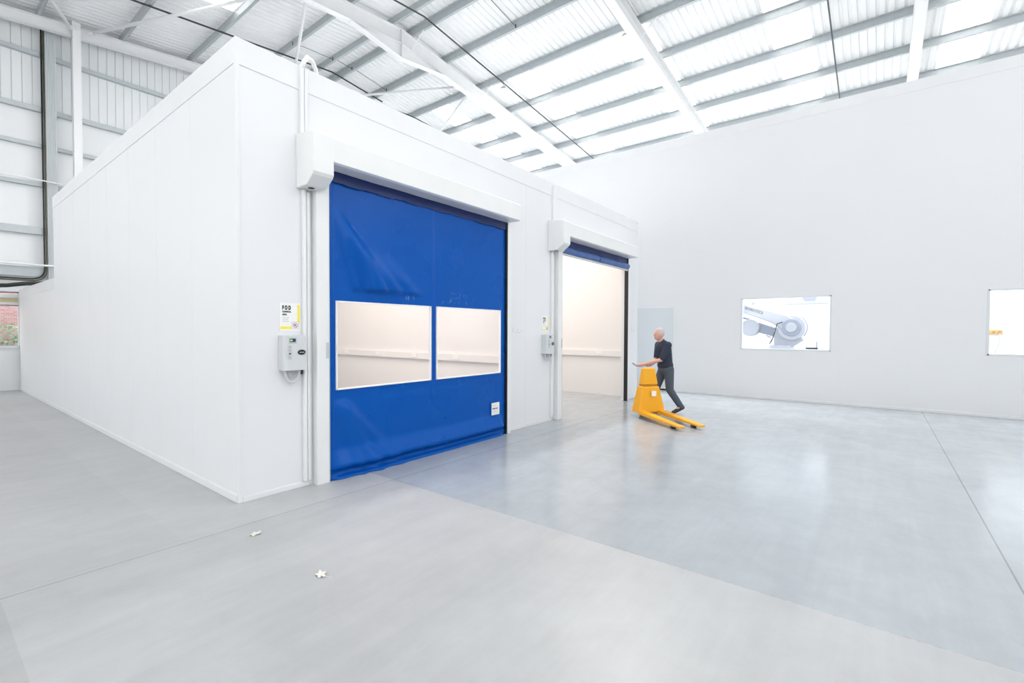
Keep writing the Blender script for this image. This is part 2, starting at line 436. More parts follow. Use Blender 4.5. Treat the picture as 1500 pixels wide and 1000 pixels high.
# portal frames
def beam(xa, xb, y0, y1, o1, o2, tf=.014, tw=.012):
    """I section following the slope between xa and xb (same side of ridge)"""
    mb = MB(); yc = (y0+y1)/2
    def slab(ya, yb, oa, ob):
        mb.hexa([(xa,ya,roofz(xa,ob)),(xb,ya,roofz(xb,ob)),(xb,yb,roofz(xb,ob)),(xa,yb,roofz(xa,ob)),
                 (xa,ya,roofz(xa,oa)),(xb,ya,roofz(xb,oa)),(xb,yb,roofz(xb,oa)),(xa,yb,roofz(xa,oa))])
    slab(y0, y1, o1, o1+tf); slab(y0, y1, o2-tf, o2); slab(yc-tw/2, yc+tw/2, o1+tf, o2-tf)
    return mb
def portal(yc, w, lab, o1=.205, o2=.65, haunch=True):
    e = empty('portal_frame', (0,0,0)); tag(e, lab, 'roof frame', 'white portal frames')
    beam(X_L, XRG, yc-w/2, yc+w/2, o1, o2).build('rafter', M['steelwhite'], e)
    beam(XRG, X_R, yc-w/2, yc+w/2, o1, o2).build('rafter', M['steelwhite'], e)
    if haunch:
        h = MB(); zr = roofz(XRG, o2); L_ = 1.75; dp = .42
        zl = roofz(XRG-L_, o2); y0, y1 = yc-w/2, yc+w/2
        h.prism([(XRG-L_, zl), (XRG, zr), (XRG+L_, zl), (XRG, zr-dp)], 'y', yc-.006, yc+.006)
        for sg in (-1, 1):
            a = (XRG+sg*L_, zl); b_ = (XRG, zr-dp)
            h.hexa([(a[0],y0,a[1]-.014),(b_[0],y0,b_[1]-.014),(b_[0],y1,b_[1]-.014),(a[0],y1,a[1]-.014),(a[0],y0,a[1]),(b_[0],y0,b_[1]),(b_[0],y1,b_[1]),(a[0],y1,a[1])])
        h.build('haunch', M['steelwhite'], e)
        B(XRG-.02, XRG+.02, y0, y1, zr-dp, ZR-o1).build('end_plate', M['steelwhite'], e)
    return e
R1, R2, R3 = 6.95, .86, -5.52
portal(R1, .21, 'white portal frame with a ridge haunch over the clean room')
portal(R2, .25, 'white portal frame running down to the middle of the long white wall')
portal(R3, .25, 'white portal frame nearest the camera, at the right')
portal(13.32, .16, 'white gable frame along the far corrugated wall', .208, .51, False)

# fly braces from purlins down to the frames
def stay(x, y, side, lab):
    o = MB().tube([(x, y+side*.62, roofz(x,.19)), (x-.0, y+side*.10, roofz(x,.63))], .016, 8).build('fly_brace', M['tube'])
    tag(o, lab, 'brace', 'short braces under the purlins')
stay(7.94, R1, -1, 'thin white stay beside the ridge haunch of the first portal frame')
stay(11.17, R1, 1, 'thin white stay left of the frame over the clean room, by the second purlin')
stay(11.17, R2, -1, 'thin white stay right of the middle frame, by the second purlin')
stay(14.67, R1, 1, 'thin white stay left of the frame over the clean room, by the fourth purlin')
stay(11.17, R1, -1, 'thin white stay right of the frame over the clean room, beside a lamp')
stay(18.17, R1, 1, 'thin white stay at the low end of the frame over the clean room')

# wind bracing tubes in the gable bay
def brace(p, q, lab):
    P = Vector((p[0], p[1], roofz(p[0], .34))); Q = Vector((q[0], q[1], roofz(q[0], .34)))
    o = empty('wind_brace', P); tag(o, lab, 'brace', 'white roof bracing tubes')
    d_ = Q-P; u = d_.normalized()
    MB().tube([u*.22, d_-u*.22], .044, 12).build('brace_tube', M['tube'], o, smooth=True)
    for e0 in (Vector((0,0,0)), d_):
        sgn = 1 if e0.length < .01 else -1
        mb = MB(); side = u.cross(Vector((0,0,1))).normalized()
        a = e0 - u*.0*sgn; b_ = e0+u*.26*sgn
        mb.hexa([a-side*.06-Vector((0,0,.006)), b_-side*.05-Vector((0,0,.006)), b_+side*.05-Vector((0,0,.006)), a+side*.06-Vector((0,0,.006)),
                 a-side*.06+Vector((0,0,.006)), b_-side*.05+Vector((0,0,.006)), b_+side*.05+Vector((0,0,.006)), a+side*.06+Vector((0,0,.006))])
        mb.build('gusset', M['steelwhite'], o)
brace((1.08,13.22),(-1.75,7.07), 'white bracing tube running up and off to the left from the gable column')
brace((1.42,13.22),(4.40,7.07), 'long white bracing tube rising right from the gable column')
brace((7.35,13.22),(4.62,7.07), 'white bracing tube dropping behind the top of the clean room near its corner')
brace((7.85,13.22),(10.55,7.07), 'white bracing tube meeting the frame right of the haunch')
brace((13.7,13.22),(10.85,7.07), 'thin looking white bracing tube over the rooflight beside the frame')

# thin sag rods between purlins
def sag(y, xs, lab):
    mb = MB()
    for a, b_ in zip(xs[:-1], xs[1:]): mb.tube([(a, y, roofz(a,.10)), (b_, y, roofz(b_,.15))], .009, 6)
    for x in xs: mb.box(x-.012, x+.012, y-.02, y+.02, roofz(x,.19), roofz(x,.08))
    tag(mb.build('sag_rod', M['dark']), lab, 'tie rod')
sag(10.05, [5.78,7.18,7.92,9.40], 'dark thin tie rod between purlins behind the clean room roof')
sag(3.9, [5.78,7.18,7.92,9.40], 'thin tie rod with a dark cleat, high up between the two middle frames')

# cable lines under the purlins and lamps
def cable_line(y, xs, lab, r=.022, sagd=.0, m='dark'):
    pts = []
    for i, x in enumerate(xs): pts.append((x, y, roofz(x, .235)))
    tag(MB().tube(pts, r, 8).build('cable_conduit', M[m]), lab, 'conduit')
cable_line(10.72, [-1, 1, 3, 5, 6.5, 7.55, 8.6, 9.7], 'dark conduit under the roof, running behind the top of the clean room', .026)
cable_line(5.86, [3, 5, 7.2, 7.55, 7.9, 11, 15, 19], 'dark conduit crossing the roof right of the haunched frame', .022)
cable_line(1.12, [3, 7.55, 11, 15, 18.4], 'dark conduit close beside the middle portal frame', .020)
cable_line(1.22, [3, 7.55, 11, 11.2], 'second thin conduit paired with the one beside the middle frame', .014)
cable_line(-3.62, [7.55, 11, 15, 18.4], 'dark conduit leading down to the lamp above the long white wall', .020)
# small dark tangle of cables over the far end of the clean room
tg = MB(); rnd = random.Random(3)
for i in range(5):
    x0 = 8.95+.05*i; tg.tube([(x0, .9, 4.39+.03), (x0+.1, .8+.05*i, 4.55), (x0+.25, .75, 4.50), (x0+.3, .9, 4.41)], .018, 6)
tag(tg.build('cable_bundle', M['dark'], smooth=True), 'small dark tangle of cable on the far end of the clean room roof', 'cable')

def lamp(x, y, lab, watts=370):
    z = roofz(x, .26)
    e = empty('high_bay_lamp', (x, y, z)); tag(e, lab, 'lamp', 'high bay lamps under the roof')
    MB().tube([(0,0,0),(0,0,-.10)], .03, 10).build('bracket', M['lampbody'], e)
    MB().tube([(0,0,-.09),(0,0,-.17),(0,0,-.24)], [.10,.16,.19], 20).build('lamp_housing', M['lampbody'], e, smooth=False)
    MB().tube([(0,0,-.24),(0,0,-.262)], [.18,.165], 20).build('lens', M['lamp'], e)
    ld = bpy.data.lights.new('lamp_light', 'AREA'); ld.shape = 'DISK'; ld.size = .34; ld.energy = watts; ld.color = (1,.985,.96)
    lo = bpy.data.objects.new('lamp_light', ld); COL.objects.link(lo); lo.parent = e; lo.location = (0,0,-.275)
for x, y, lb in [(11.3,5.86,'bright round lamp beside the haunched frame, left of the other hanging lamps'),
                 (18.2,5.86,'small lamp at the low end of the haunched frame, above the clean room'),
                 (11.15,1.17,'bright lamp high beside the middle portal frame'),
                 (18.2,1.17,'lamp where the middle frame meets the long white wall'),
                 (4.40,-3.62,'unseen added high bay lamp over the open floor in front of the blue door'),  # this and the next two: out of view, added to light the front wall
                 (11.3,-3.62,'unseen added high bay lamp above the pallet truck, uphill of the wall lamp'),
                 (-2.6,-3.62,'unseen added high bay lamp over the aisle left of the clean room corner'),
                 (18.35,-3.62,'starry bright lamp above the long white wall, right of the middle frame'),
                 ]:
    lamp(x, y, lb, 26 if y < 0 and x < 15 else 370)

# ------------------------------------------------------------------ gable wall
def grooved(x0, x1, z0f, z1f, holes=(), pitch=.2, base=0.):
    mb = MB(); x = x0
    while x < x1-1e-6:
        xe = min(x+pitch, x1)
        for (a, b_, y_) in ((x, xe-.016, YG), (xe-.016, xe, YG+.022)):
            if b_ <= a: continue
            mb.box(a, b_, y_, YG+.08, z0f(a), z1f(a))
        x = xe
    return mb
g = grooved(-8.85, 20.95, lambda x: 7.70, lambda x: roofz(x)-.01)
struct(g.build('wall_gable', M['cladding']))
lower = MB(); wx0, wx1, gz0, gz1 = -2.3, .02, 1.17, 2.66
lower.box(-9, wx0, YG, YG+.08, 0, 7.70); lower.box(wx1, 21, YG, YG+.08, 0, 7.70)
lower.box(wx0, wx1, YG, YG+.08, 0, gz0); lower.box(wx0, wx1, YG, YG+.08, gz1, 7.70)
M['lowerclad'] = mat('lower_wall_sheet', (.80,.82,.835), .45, mottle=(1,.02))
struct(lower.build('wall_back', M['lowerclad']))
for zz, h, lab in [(9.23,.10,'topmost grey wall rail on the far gable wall'), (7.73,.12,'second grey wall rail from the roof, with a dark underside'),
                   (6.74,.09,'third grey wall rail from the roof on the gable wall'), (5.66,.09,'fourth grey wall rail from the roof on the gable wall'),
                   (4.38,.19,'deep grey wall rail at mid height of the gable wall'), (3.24,.26,'lowest and deepest grey wall rail, above the strip window')]:
    mb = MB(); y0 = YG-.13
    mb.box(-8.8, 20, YG-.004-.13, YG, zz+h/2-.006, zz+h/2)      # upper flange
    mb.box(-8.8, 20, y0, y0+.006, zz-h/2, zz+h/2)
    mb.box(-8.8, 20, y0, YG, zz-h/2-.006, zz-h/2)
    tag(mb.build('wall_rail', M['girt']), lab, 'wall rail', 'rails across the gable wall')
wfl = MB(); wfl.box(-9.1,-9,-13,YG+.08,0,2.6); wfl.box(-9.1,-9,-13,YG+.08,6.8,roofz(-9))
struct(wfl.build('wall_far_left', M['lowerclad']))
gg = MB()  # out-of-view glazed band, added to let daylight onto the left aisle
for i in range(9): gg.box(-9.06,-9.05,-12.9+i*2.95,-12.9+i*2.95+2.9,2.6,6.8)
struct(gg.build('window_21', M['glass']))  # added unseen glazing, lights the left aisle
rw = MB(); rw.box(-9,21,-13.1,-13,0,5.4); rw.box(-9,21,-13.1,-13,9.3,9.36)
struct(rw.build('wall_rear_hall', M['lowerclad']))
gg = MB()  # out-of-view rear glazing, set high so daylight slants down on the doors
for i in range(10): gg.box(-8.95+i*3,-8.95+i*3+2.92,-13.06,-13.05,5.4,9.3)
struct(gg.build('window_22', M['glass']))  # added unseen glazing, placed for the light angle
rw = MB(); rw.box(21.3,21.4,-13,YG+.08,0,8.9); struct(rw.build('wall_far_right', M['lowerclad']))
gg = MB()  # out-of-view glazing at the eaves, added to light the right roof slope
for i in range(9): gg.box(21.34,21.35,-12.9+i*2.95,-12.9+i*2.95+2.9,8.9,roofz(21.3)-.05)
struct(gg.build('window_23', M['glass']))  # added unseen glazing, lights the right roof slope
# column
c = MB(); c.box(1.09, 1.27, 13.20, 13.212, 0, roofz(1.18,.10)); c.box(1.09, 1.27, 13.39, 13.402, 0, roofz(1.18,.55)); c.box(1.174, 1.186, 13.212, 13.39, 0, roofz(1.18,.55))
tag(c.build('gable_column', M['steelwhite']), 'white steel column rising behind the low end of the clean room', 'column')
# ribbed pale strip from floor to roof
rb = MB(); rb.box(.575, .80, YG-.16, YG-.14, 2.725, roofz(.6,.42))
for i in range(6): rb.box(.585+i*.036, .600+i*.036, YG-.190, YG-.16, 2.725, roofz(.6,.42))
tag(rb.build('cable_tray', mat('tray_grey', (.74,.78,.80), .4)), 'tall pale ribbed strip on the gable wall beside dark cables', 'cable tray')
def bend(p0, corner, p1, r, n=8):
    p0, c_, p1 = Vector(p0), Vector(corner), Vector(p1); a = (p0-c_).normalized(); b_ = (p1-c_).normalized()
    pts = [p0]
    for i in range(n+1):
        t = i/n; A = c_+a*r; Bp = c_+b_*r
        pts.append((1-t)**2*A+2*t*(1-t)*c_+t*t*Bp)
    return pts+[p1]
y_ = YG-.19
tag(MB().tube(bend((.50,y_,roofz(.5,.45)), (.50,y_,3.03), (-8,y_,3.03), .32), .019, 8).build('wall_cable', M['black'], smooth=True), 'black cable down the gable wall that turns left above the window', 'cable')
tag(MB().tube(bend((.545,y_-.0,roofz(.5,.45)), (.545,y_,2.985), (-8,y_,2.985), .34), .020, 8).build('wall_cable', M['olive'], smooth=True), 'olive cable strapped beside the black one on the gable wall', 'cable')
tag(MB().tube([(-8,13.5,3.42),(.9,13.5,3.42)], .028, 10).build('wall_tube', M['tube']), 'white horizontal tube crossing the gable wall low down', 'tube')
tag(MB().tube([(-8,13.45,5.95),(1.0,13.45,5.73)], .018, 10).build('wall_tube', M['tube']), 'thin white tube crossing the gable wall higher up', 'tube')
pp = [(-8,12.6,2.62),(-2,12.6,2.66),(-.9,12.5,2.70),(-.35,12.3,2.74),(-.06,12.0,2.79),(.14,11.6,2.79),(.35,11.0,2.78)]
tag(MB().tube(pp, .05, 10).build('duct_hose', M['black'], smooth=True), 'thick black hose curving onto the low roof at the far left', 'hose')
# small clutter on the annex roof edge
for i, (x, y, s_) in enumerate(((.10,12.4,.045),(.10,10.9,.05),(.10,10.2,.05))):
    tag(B(x, x+.12, y, y+.10, 2.72, 2.72+s_).build('junction_box', M['plastic']), ('small grey box on the low roof edge, furthest from the camera','small grey box in the middle of the low roof edge','small grey box on the low roof edge, nearest the camera')[i], 'box', 'small boxes on the low roof')
# strip window in the gable wall
w = struct(empty('window_20', (0, YG, 0)))
fr = MB(); fr.box(wx0-.03, wx1+.03, -.03, .09, gz0-.04, gz0+.03); fr.box(wx0-.03, wx1+.03, -.03, .09, gz1-.02, gz1+.04)
fr.box(wx1-.03, wx1+.03, -.03, .09, gz0, gz1); fr.box(wx0-.03, wx0+.03, -.03, .09, gz0, gz1); fr.box(wx0, wx1, -.02, .07, 2.30, 2.38)
fr.box(wx0, wx1, -.02, .07, 2.50, 2.60)
fr.build('window_frame', M['winframe'], w)
sl = MB(); sl.box(wx0, wx1, -.022, -.018, 2.285, 2.305); sl.box(wx0, wx1, -.022, -.018, 1.155, 1.185); sl.box(wx0, wx1, -.034, -.028, 2.635, 2.66); sl.build('gasket', M['dark'], w)
B(wx0, wx1, .03, .05, 2.37, 2.51).build('header_panel', M['cream'], w)
B(wx0, wx1, .05, .056, gz0+.03, 2.30).build('pane', M['glass'], w)
# outside the window: brick wall with a hedge
e = B(-9, 6, 20, 20.3, -.1, 4.2).build('exterior_building', M['brick']); tag(e, 'pink brick building outside the gable window', 'building')
struct(B(-12, 12, 14.1, 24, -.2, -.12).build('floor_outside', M['yard']))
hd = MB(); rnd = random.Random(5)
for i in range(5200):
    x = rnd.uniform(-8, 4); y = rnd.uniform(18.6, 19.6); top = 1.72+.12*math.sin(x*3)+.08*math.sin(x*9); z = rnd.uniform(0, top)
    u = Vector((rnd.gauss(0,1), rnd.gauss(0,1), rnd.gauss(0,1))).normalized(); v = u.orthogonal().normalized(); s_ = rnd.uniform(.05,.11)
    P = Vector((x,y,z)); hd.add([P-u*s_, P+v*s_*.5, P+u*s_, P-v*s_*.5], [(0,1,2,3)])
for i in range(24): hd.tube([(-8+i*.5, 19.1, -.1),(-8+i*.5+rnd.uniform(-.1,.1), 19.1, 1.3)], .03, 6)
tag(hd.build('hedge', M['hedge']), 'green leafy hedge outside the gable window', 'hedge', kind='stuff')

# ------------------------------------------------------------------ roller doors
def fnoise(x, z, seed=0):
    return (math.sin(x*1.7+seed)+math.sin(z*2.3+x*.9+seed*2)+.5*math.sin(x*4.1-z*3.3+seed))/2.5
def make_door(x0, wl, wr, closed, lab):
    """x0: left end of the hood; wl..wr: clear width (world X)"""
    e = empty('roller_door', (x0, 0, 0)); tag(e, lab, 'roller door')
    L_ = lambda x: x-x0
    hr = wr+.03-x0
    # hood
    zt, zb = 3.675, 3.375
    prof = [(-.001,zb+.008),(-.30,zb),(-.33,zb+.012),(-.33,zt-.05),(-.30,zt-.035),(-.001,zt)]
    MB().prism(prof, 'x', .225, hr).build('hood', M['housing'], e, bevel=.003)
    # motor cover
    prof = [(-.001,3.125),(-.20,3.125),(-.32,3.21),(-.34,3.24),(-.34,3.63),(-.31,3.645),(-.001,3.68)]
    mc = MB().prism(prof, 'x', 0, .225).build('motor_cover', M['housing'], e, bevel=.008)
    MB().tube([(.10,-.12,3.123),(.10,-.12,3.126)], .033, 18).build('cable_gland', M['black'], mc)
    # guides
    gl = MB(); gl.box(L_(wl)-.145, L_(wl)-.005, -.10, -.001, 0, 3.2); gl.box(L_(wl)-.005, L_(wl)+.004, -.10, -.075, 0, 3.38)
    g1 = gl.build('guide', M['housing'], e, bevel=.012)
    B(L_(wl)-.04, L_(wl)-.012, -.104, -.10, 1.35, 1.52).build('lock_plate', M['plastic_side'], g1)
    gr = MB(); gr.box(L_(wr)+.008, L_(wr)+.10, -.10, -.001, 0, 3.375); gr.build('guide', M['housing'], e, bevel=.004)
    B(L_(wr)-.02, L_(wr)+.008, -.098, -.012, 0, 3.375).build('guide_seal', M['black'], e)
    # roll inside the hood
    MB().tube([(.24,-.14,3.52),(hr-.02,-.14,3.52)], .11, 20).build('roll', M['bluedark'], e, smooth=True)
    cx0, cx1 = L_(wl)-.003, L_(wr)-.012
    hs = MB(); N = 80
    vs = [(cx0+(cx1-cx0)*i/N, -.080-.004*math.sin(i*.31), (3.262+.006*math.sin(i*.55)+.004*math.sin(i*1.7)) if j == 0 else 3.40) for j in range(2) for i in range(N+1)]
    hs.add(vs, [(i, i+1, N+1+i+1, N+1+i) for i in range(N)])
    hs.build('hood_shade_strip', M['bluedark'], e).modifiers.new('thick','SOLIDIFY').thickness = .004  # navy strip added for the band of shade under the hood
    if closed:
        wins = [(.985-x0, 2.372-x0), (2.482-x0, 3.838-x0)]; z0w, z1w = 1.0, 1.972
        xs = sorted(set([cx0+(cx1-cx0)*i/96 for i in range(97)]+[a for w_ in wins for a in w_])); zs = sorted(set([.0+3.5*i/120 for i in range(121)]+[z0w, z1w]))
        def disp(x, z):
            xl = x-cx0; edge = min(1, xl/.25, (cx1-x)/.25); edge = max(0, edge)
            d_ = .014*fnoise(x*1.2, z*.8, 1)
            # diagonal creases fanning out from the upper left corner
            for (ang, amp, wid, st) in ((65,.085,.060,.1),(58,.095,.085,.35),(73,.06,.045,.2),(50,.075,.08,.7),(42,.045,.08,.9)):
                ca, sa = math.cos(math.radians(ang)), math.sin(math.radians(ang))
                px, pz = x-(cx0+.05), 3.15-z
                s1 = px*ca+pz*sa; s2 = px*sa-pz*ca
                fade = max(0,min(1,(s1-st)/.4))*max(0,min(1,(1.6-abs(s1-1.1))/.9)) if z > 1.9 else max(0, min(1,(z-1.75)/.15))*.3
                d_ += -amp*math.exp(-(s2/wid)**2)*fade
            if z < 1.0:
                for (ang, amp, wid) in ((60,.050,.08),(48,.030,.06),(70,.030,.05)):
                    ca, sa = math.cos(math.radians(ang)), math.sin(math.radians(ang)); px, pz = x-(cx0+.05), 1.0-z
                    s1 = px*ca+pz*sa; s2 = px*sa-pz*ca
                    d_ += -amp*math.exp(-(s2/wid)**2)*max(0,min(1,s1/.3))*max(0,min(1,(1.0-z)/.2))
            near = 1.
            for (a, b_) in wins:
                if a-.12 < x < b_+.12 and z0w-.15 < z < z1w+.15:
                    near = .08
            return d_*near*edge
        def hem(z, x):
            return hem_(z, x)*max(0, min(1, (x-cx0)/.14, (cx1-x)/.14))
        def hem_(z, x):      # lower roll of the curtain: bulges towards the hall, then tucks in
            k_ = .003*math.sin(x*3)+.002*math.sin(x*7.3)
            if z > .34: return 0
            if z > .14: return -(.085+k_)*((.34-z)/.20)**1.0
            if z > .06: return -(.085+k_)+(.110)*math.sin(math.pi/2*(.14-z)/.08)
            return .02 - .085*(1-z/.06)
        yb = -.058
        mb = MB(); idx = {}
        def V(i, j):
            if (i,j) not in idx:
                x, z = xs[i], zs[j]; idx[(i,j)] = len(mb.v); mb.v.append((x, min(yb+disp(x,z)+hem(z,x), -.003), z))
            return idx[(i,j)]
        for i in range(len(xs)-1):
            for j in range(len(zs)-1):
                xc, zc = (xs[i]+xs[i+1])/2, (zs[j]+zs[j+1])/2
                if any(a < xc < b_ and z0w < zc < z1w for a, b_ in wins): continue
                mb.f.append((V(i,j),V(i+1,j),V(i+1,j+1),V(i,j+1)))
        cu = mb.build('curtain', M['blue'], e, smooth=True)
        sm = cu.modifiers.new('thick', 'SOLIDIFY'); sm.thickness = .003
        for n_, (a, b_) in enumerate(wins):
            wn = MB(); N = 24; 
            for i in range(N):
                for j in range(12):
                    pass
            vs = [(a+(b_-a)*i/N, yb+disp(a+(b_-a)*i/N, z0w+(z1w-z0w)*j/12)*.6, z0w+(z1w-z0w)*j/12) for j in range(13) for i in range(N+1)]
            wn.add(vs, [(j*(N+1)+i, j*(N+1)+i+1, (j+1)*(N+1)+i+1, (j+1)*(N+1)+i) for j in range(12) for i in range(N)])
            wp = wn.build('vision_panel', M['vinyl'], cu, smooth=True)
            bd = MB(); t_ = .008
            for (q0,q1,r0,r1) in ((a-t_,a+t_,z0w-t_,z1w+t_),(b_-t_,b_+t_,z0w-t_,z1w+t_),(a,b_,z0w-t_,z0w+t_),(a,b_,z1w-t_,z1w+t_)):
                bd.box(q0,q1,yb-.020,yb+.012,r0,r1)
            bd.build('panel_border', M['white'], cu)
        # centre and edge seams, hem pocket line
        smb = MB()
        for xx in (2.412-x0, 2.445-x0):
            pts = [(xx, yb+disp(xx,z)+hem(z,xx)-.004, z) for z in zs if z > .36]
            smb.tube(pts, .0022, 4)
        for xx in (cx0+.075, cx1-.09):
            smb.tube([(xx, yb+disp(xx,z)-.004, z) for z in zs if z > .36], .0018, 4)
        smb.build('seam', M['bluelight'], cu)
        # sticker bottom right
        st = B(3.625-x0, 3.815-x0, yb-.022, yb-.018, .345, .535).build('label_sticker', M['white'], cu)
        tag(st, 'white square sticker with dark lettering')
        text_mesh('lettering', 'SPEED-MAT', .026, M['ink'], st, (3.645-x0, yb-.0228, .435), (math.pi/2,0,0), bold=.0012, extrude_x=.98)
        text_mesh('small_print', 'sales and service', .015, M['inkgrey'], st, (3.65-x0, yb-.0228, .485), (math.pi/2,0,0))
        text_mesh('small_print', 'call before use', .015, M['inkgrey'], st, (3.65-x0, yb-.0228, .395), (math.pi/2,0,0))
        # scuff marks above the right vision panel
        sf = MB(); rnd = random.Random(9)
        for i in range(46):
            xx = rnd.choice([1.98,2.07,2.62,2.72,2.78,2.86,2.92,3.05,3.2])+rnd.uniform(-.03,.03)-x0; zz = rnd.uniform(2.02,2.18)
            h_ = rnd.uniform(.01,.05); w_ = rnd.uniform(.002,.006)
            yy = yb+disp(xx,zz)-.0065
            sf.add([(xx,yy,zz),(xx+w_,yy,zz),(xx+w_*1.5,yy,zz+h_),(xx+w_*.5,yy,zz+h_)],[(0,1,2,3)])
        sf.build('scuff_marks', mat('scuff', (.18,.30,.62), .5), cu)
    else:
        # raised: the hem bar with its two light blue pockets hangs just below the hood
        mb = MB(); N = 60; zs = [3.11,3.12,3.15,3.20,3.235,3.255,3.29,3.34,3.42]; ofs = [0,-.03,-.075,-.08,-.05,-.01,0,0,0]
        vs = [(cx0+(cx1-cx0)*i/N, -.06+o_+.003*math.sin(i*.9), z_+.004*math.sin(i*.35)+.006) for z_, o_ in zip(zs, ofs) for i in range(N+1)]
        mb.add(vs, [(j*(N+1)+i, j*(N+1)+i+1, (j+1)*(N+1)+i+1, (j+1)*(N+1)+i) for j in range(len(zs)-1) for i in range(N)])
        cu = mb.build('rolled_curtain', M['hempale'], e, smooth=True); cu.modifiers.new('thick','SOLIDIFY').thickness = .004
        xm = (cx0+cx1)/2-.02
        B(xm-.03, xm+.03, -.150, -.13, 3.14, 3.20).build('hem_joint', M['bluedark'], cu, bevel=.008)
        MB().tube([(cx0,-.075,3.105),(cx1,-.075,3.105)], .022, 12).build('bottom_bar', M['plastic'], cu)
    return e
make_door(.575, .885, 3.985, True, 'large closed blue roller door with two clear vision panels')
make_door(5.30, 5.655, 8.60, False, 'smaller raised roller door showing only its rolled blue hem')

# ------------------------------------------------------------------ wall boxes, signs, conduits beside each door
def control_panel(x, lab, detailed=True):
    e = empty('control_panel', (x, 0, 1.245)); tag(e, lab, 'control panel')
    w_, h_, d_ = .225, .357, .13
    bd = MB().prism([(0,-.001),(0,-d_+.03),(.012,-d_+.008),(.04,-d_),(w_-.008,-d_-.004),(w_,-d_+.004),(w_,-.001)], 'z', 0, h_).build('casing', M['plastic'], e, bevel=.006)
    bz = B(.042,.130,-d_-.004,-d_+.002,.272,.337).build('display_bezel', M['plastic_side'], e, bevel=.004)
    B(.054,.114,-d_-.006,-d_-.004,.288,.322).build('display', M['screen'], bz)
    B(.058,.080,-d_-.0068,-d_-.006,.298,.312).build('readout', M['green'], bz)
    kp = B(.032,.076,-d_-.004,-d_+.002,.115,.258).build('keypad', M['plastic_side'], e, bevel=.004)
    for i, m_ in enumerate(('inkgrey','inkgrey','ink','inkgrey')):
        zc = .237-i*.033
        MB().tube([(.054,-d_-.0075,zc),(.054,-d_-.003,zc)], .0075, 12).build('button', M[m_], kp)
    ov = MB(); n = 32; cx, cz = .175, .183
    ov.add([(cx+.041*math.cos(2*math.pi*i/n), -d_-.0095, cz+.026*math.sin(2*math.pi*i/n)) for i in range(n)]+[(cx+.041*math.cos(2*math.pi*i/n), -d_-.003, cz+.026*math.sin(2*math.pi*i/n)) for i in range(n)],
           [tuple(range(n))]+[(i,(i+1)%n,n+(i+1)%n,n+i) for i in range(n)])
    b_ = ov.build('badge', M['black'], e); tag(b_, 'black oval badge with pale lettering')
    text_mesh('lettering', 'COLDOOR', .0105, M['white'], b_, (cx-.0255, -d_-.0105, cz-.004), (math.pi/2,0,0), bold=.0003)
    # grey flexible conduit looping underneath
    pts = []
    for i in range(17):
        a = math.pi*i/16; pts.append((.115-.075*math.cos(a)*1.0, -.06, -.0-.125*math.sin(a)))
    pts = [(.04,-.06,.02)]+pts+[(.19,-.075,.03),(.222,-.10,.12),(.232,-.085,.22)]
    MB().tube(pts, .0125, 8).build('flexible_conduit', M['plastic'], e, smooth=True)
    pts = [(.06,-.05,.01)]+[(.12-.055*math.cos(math.pi*i/12), -.045, -.075*math.sin(math.pi*i/12)) for i in range(13)]+[(.175,-.04,.01)]
    MB().tube(pts, .007, 8).build('flexible_conduit', M['plastic_side'], e, smooth=True)
    for xx in (.04,.115,.165,.19): MB().tube([(xx,-.06,.003),(xx,-.06,-.02)], .012, 10).build('cable_gland', M['plastic_side'], e)
    B(.205,.225,-.07,-.05,-.05,.0).build('plug', M['dark'], e)
    return e
control_panel(.377, 'grey control box with small screen and oval badge beside the closed blue door')
control_panel(5.10, 'small grey control box beside the raised door')

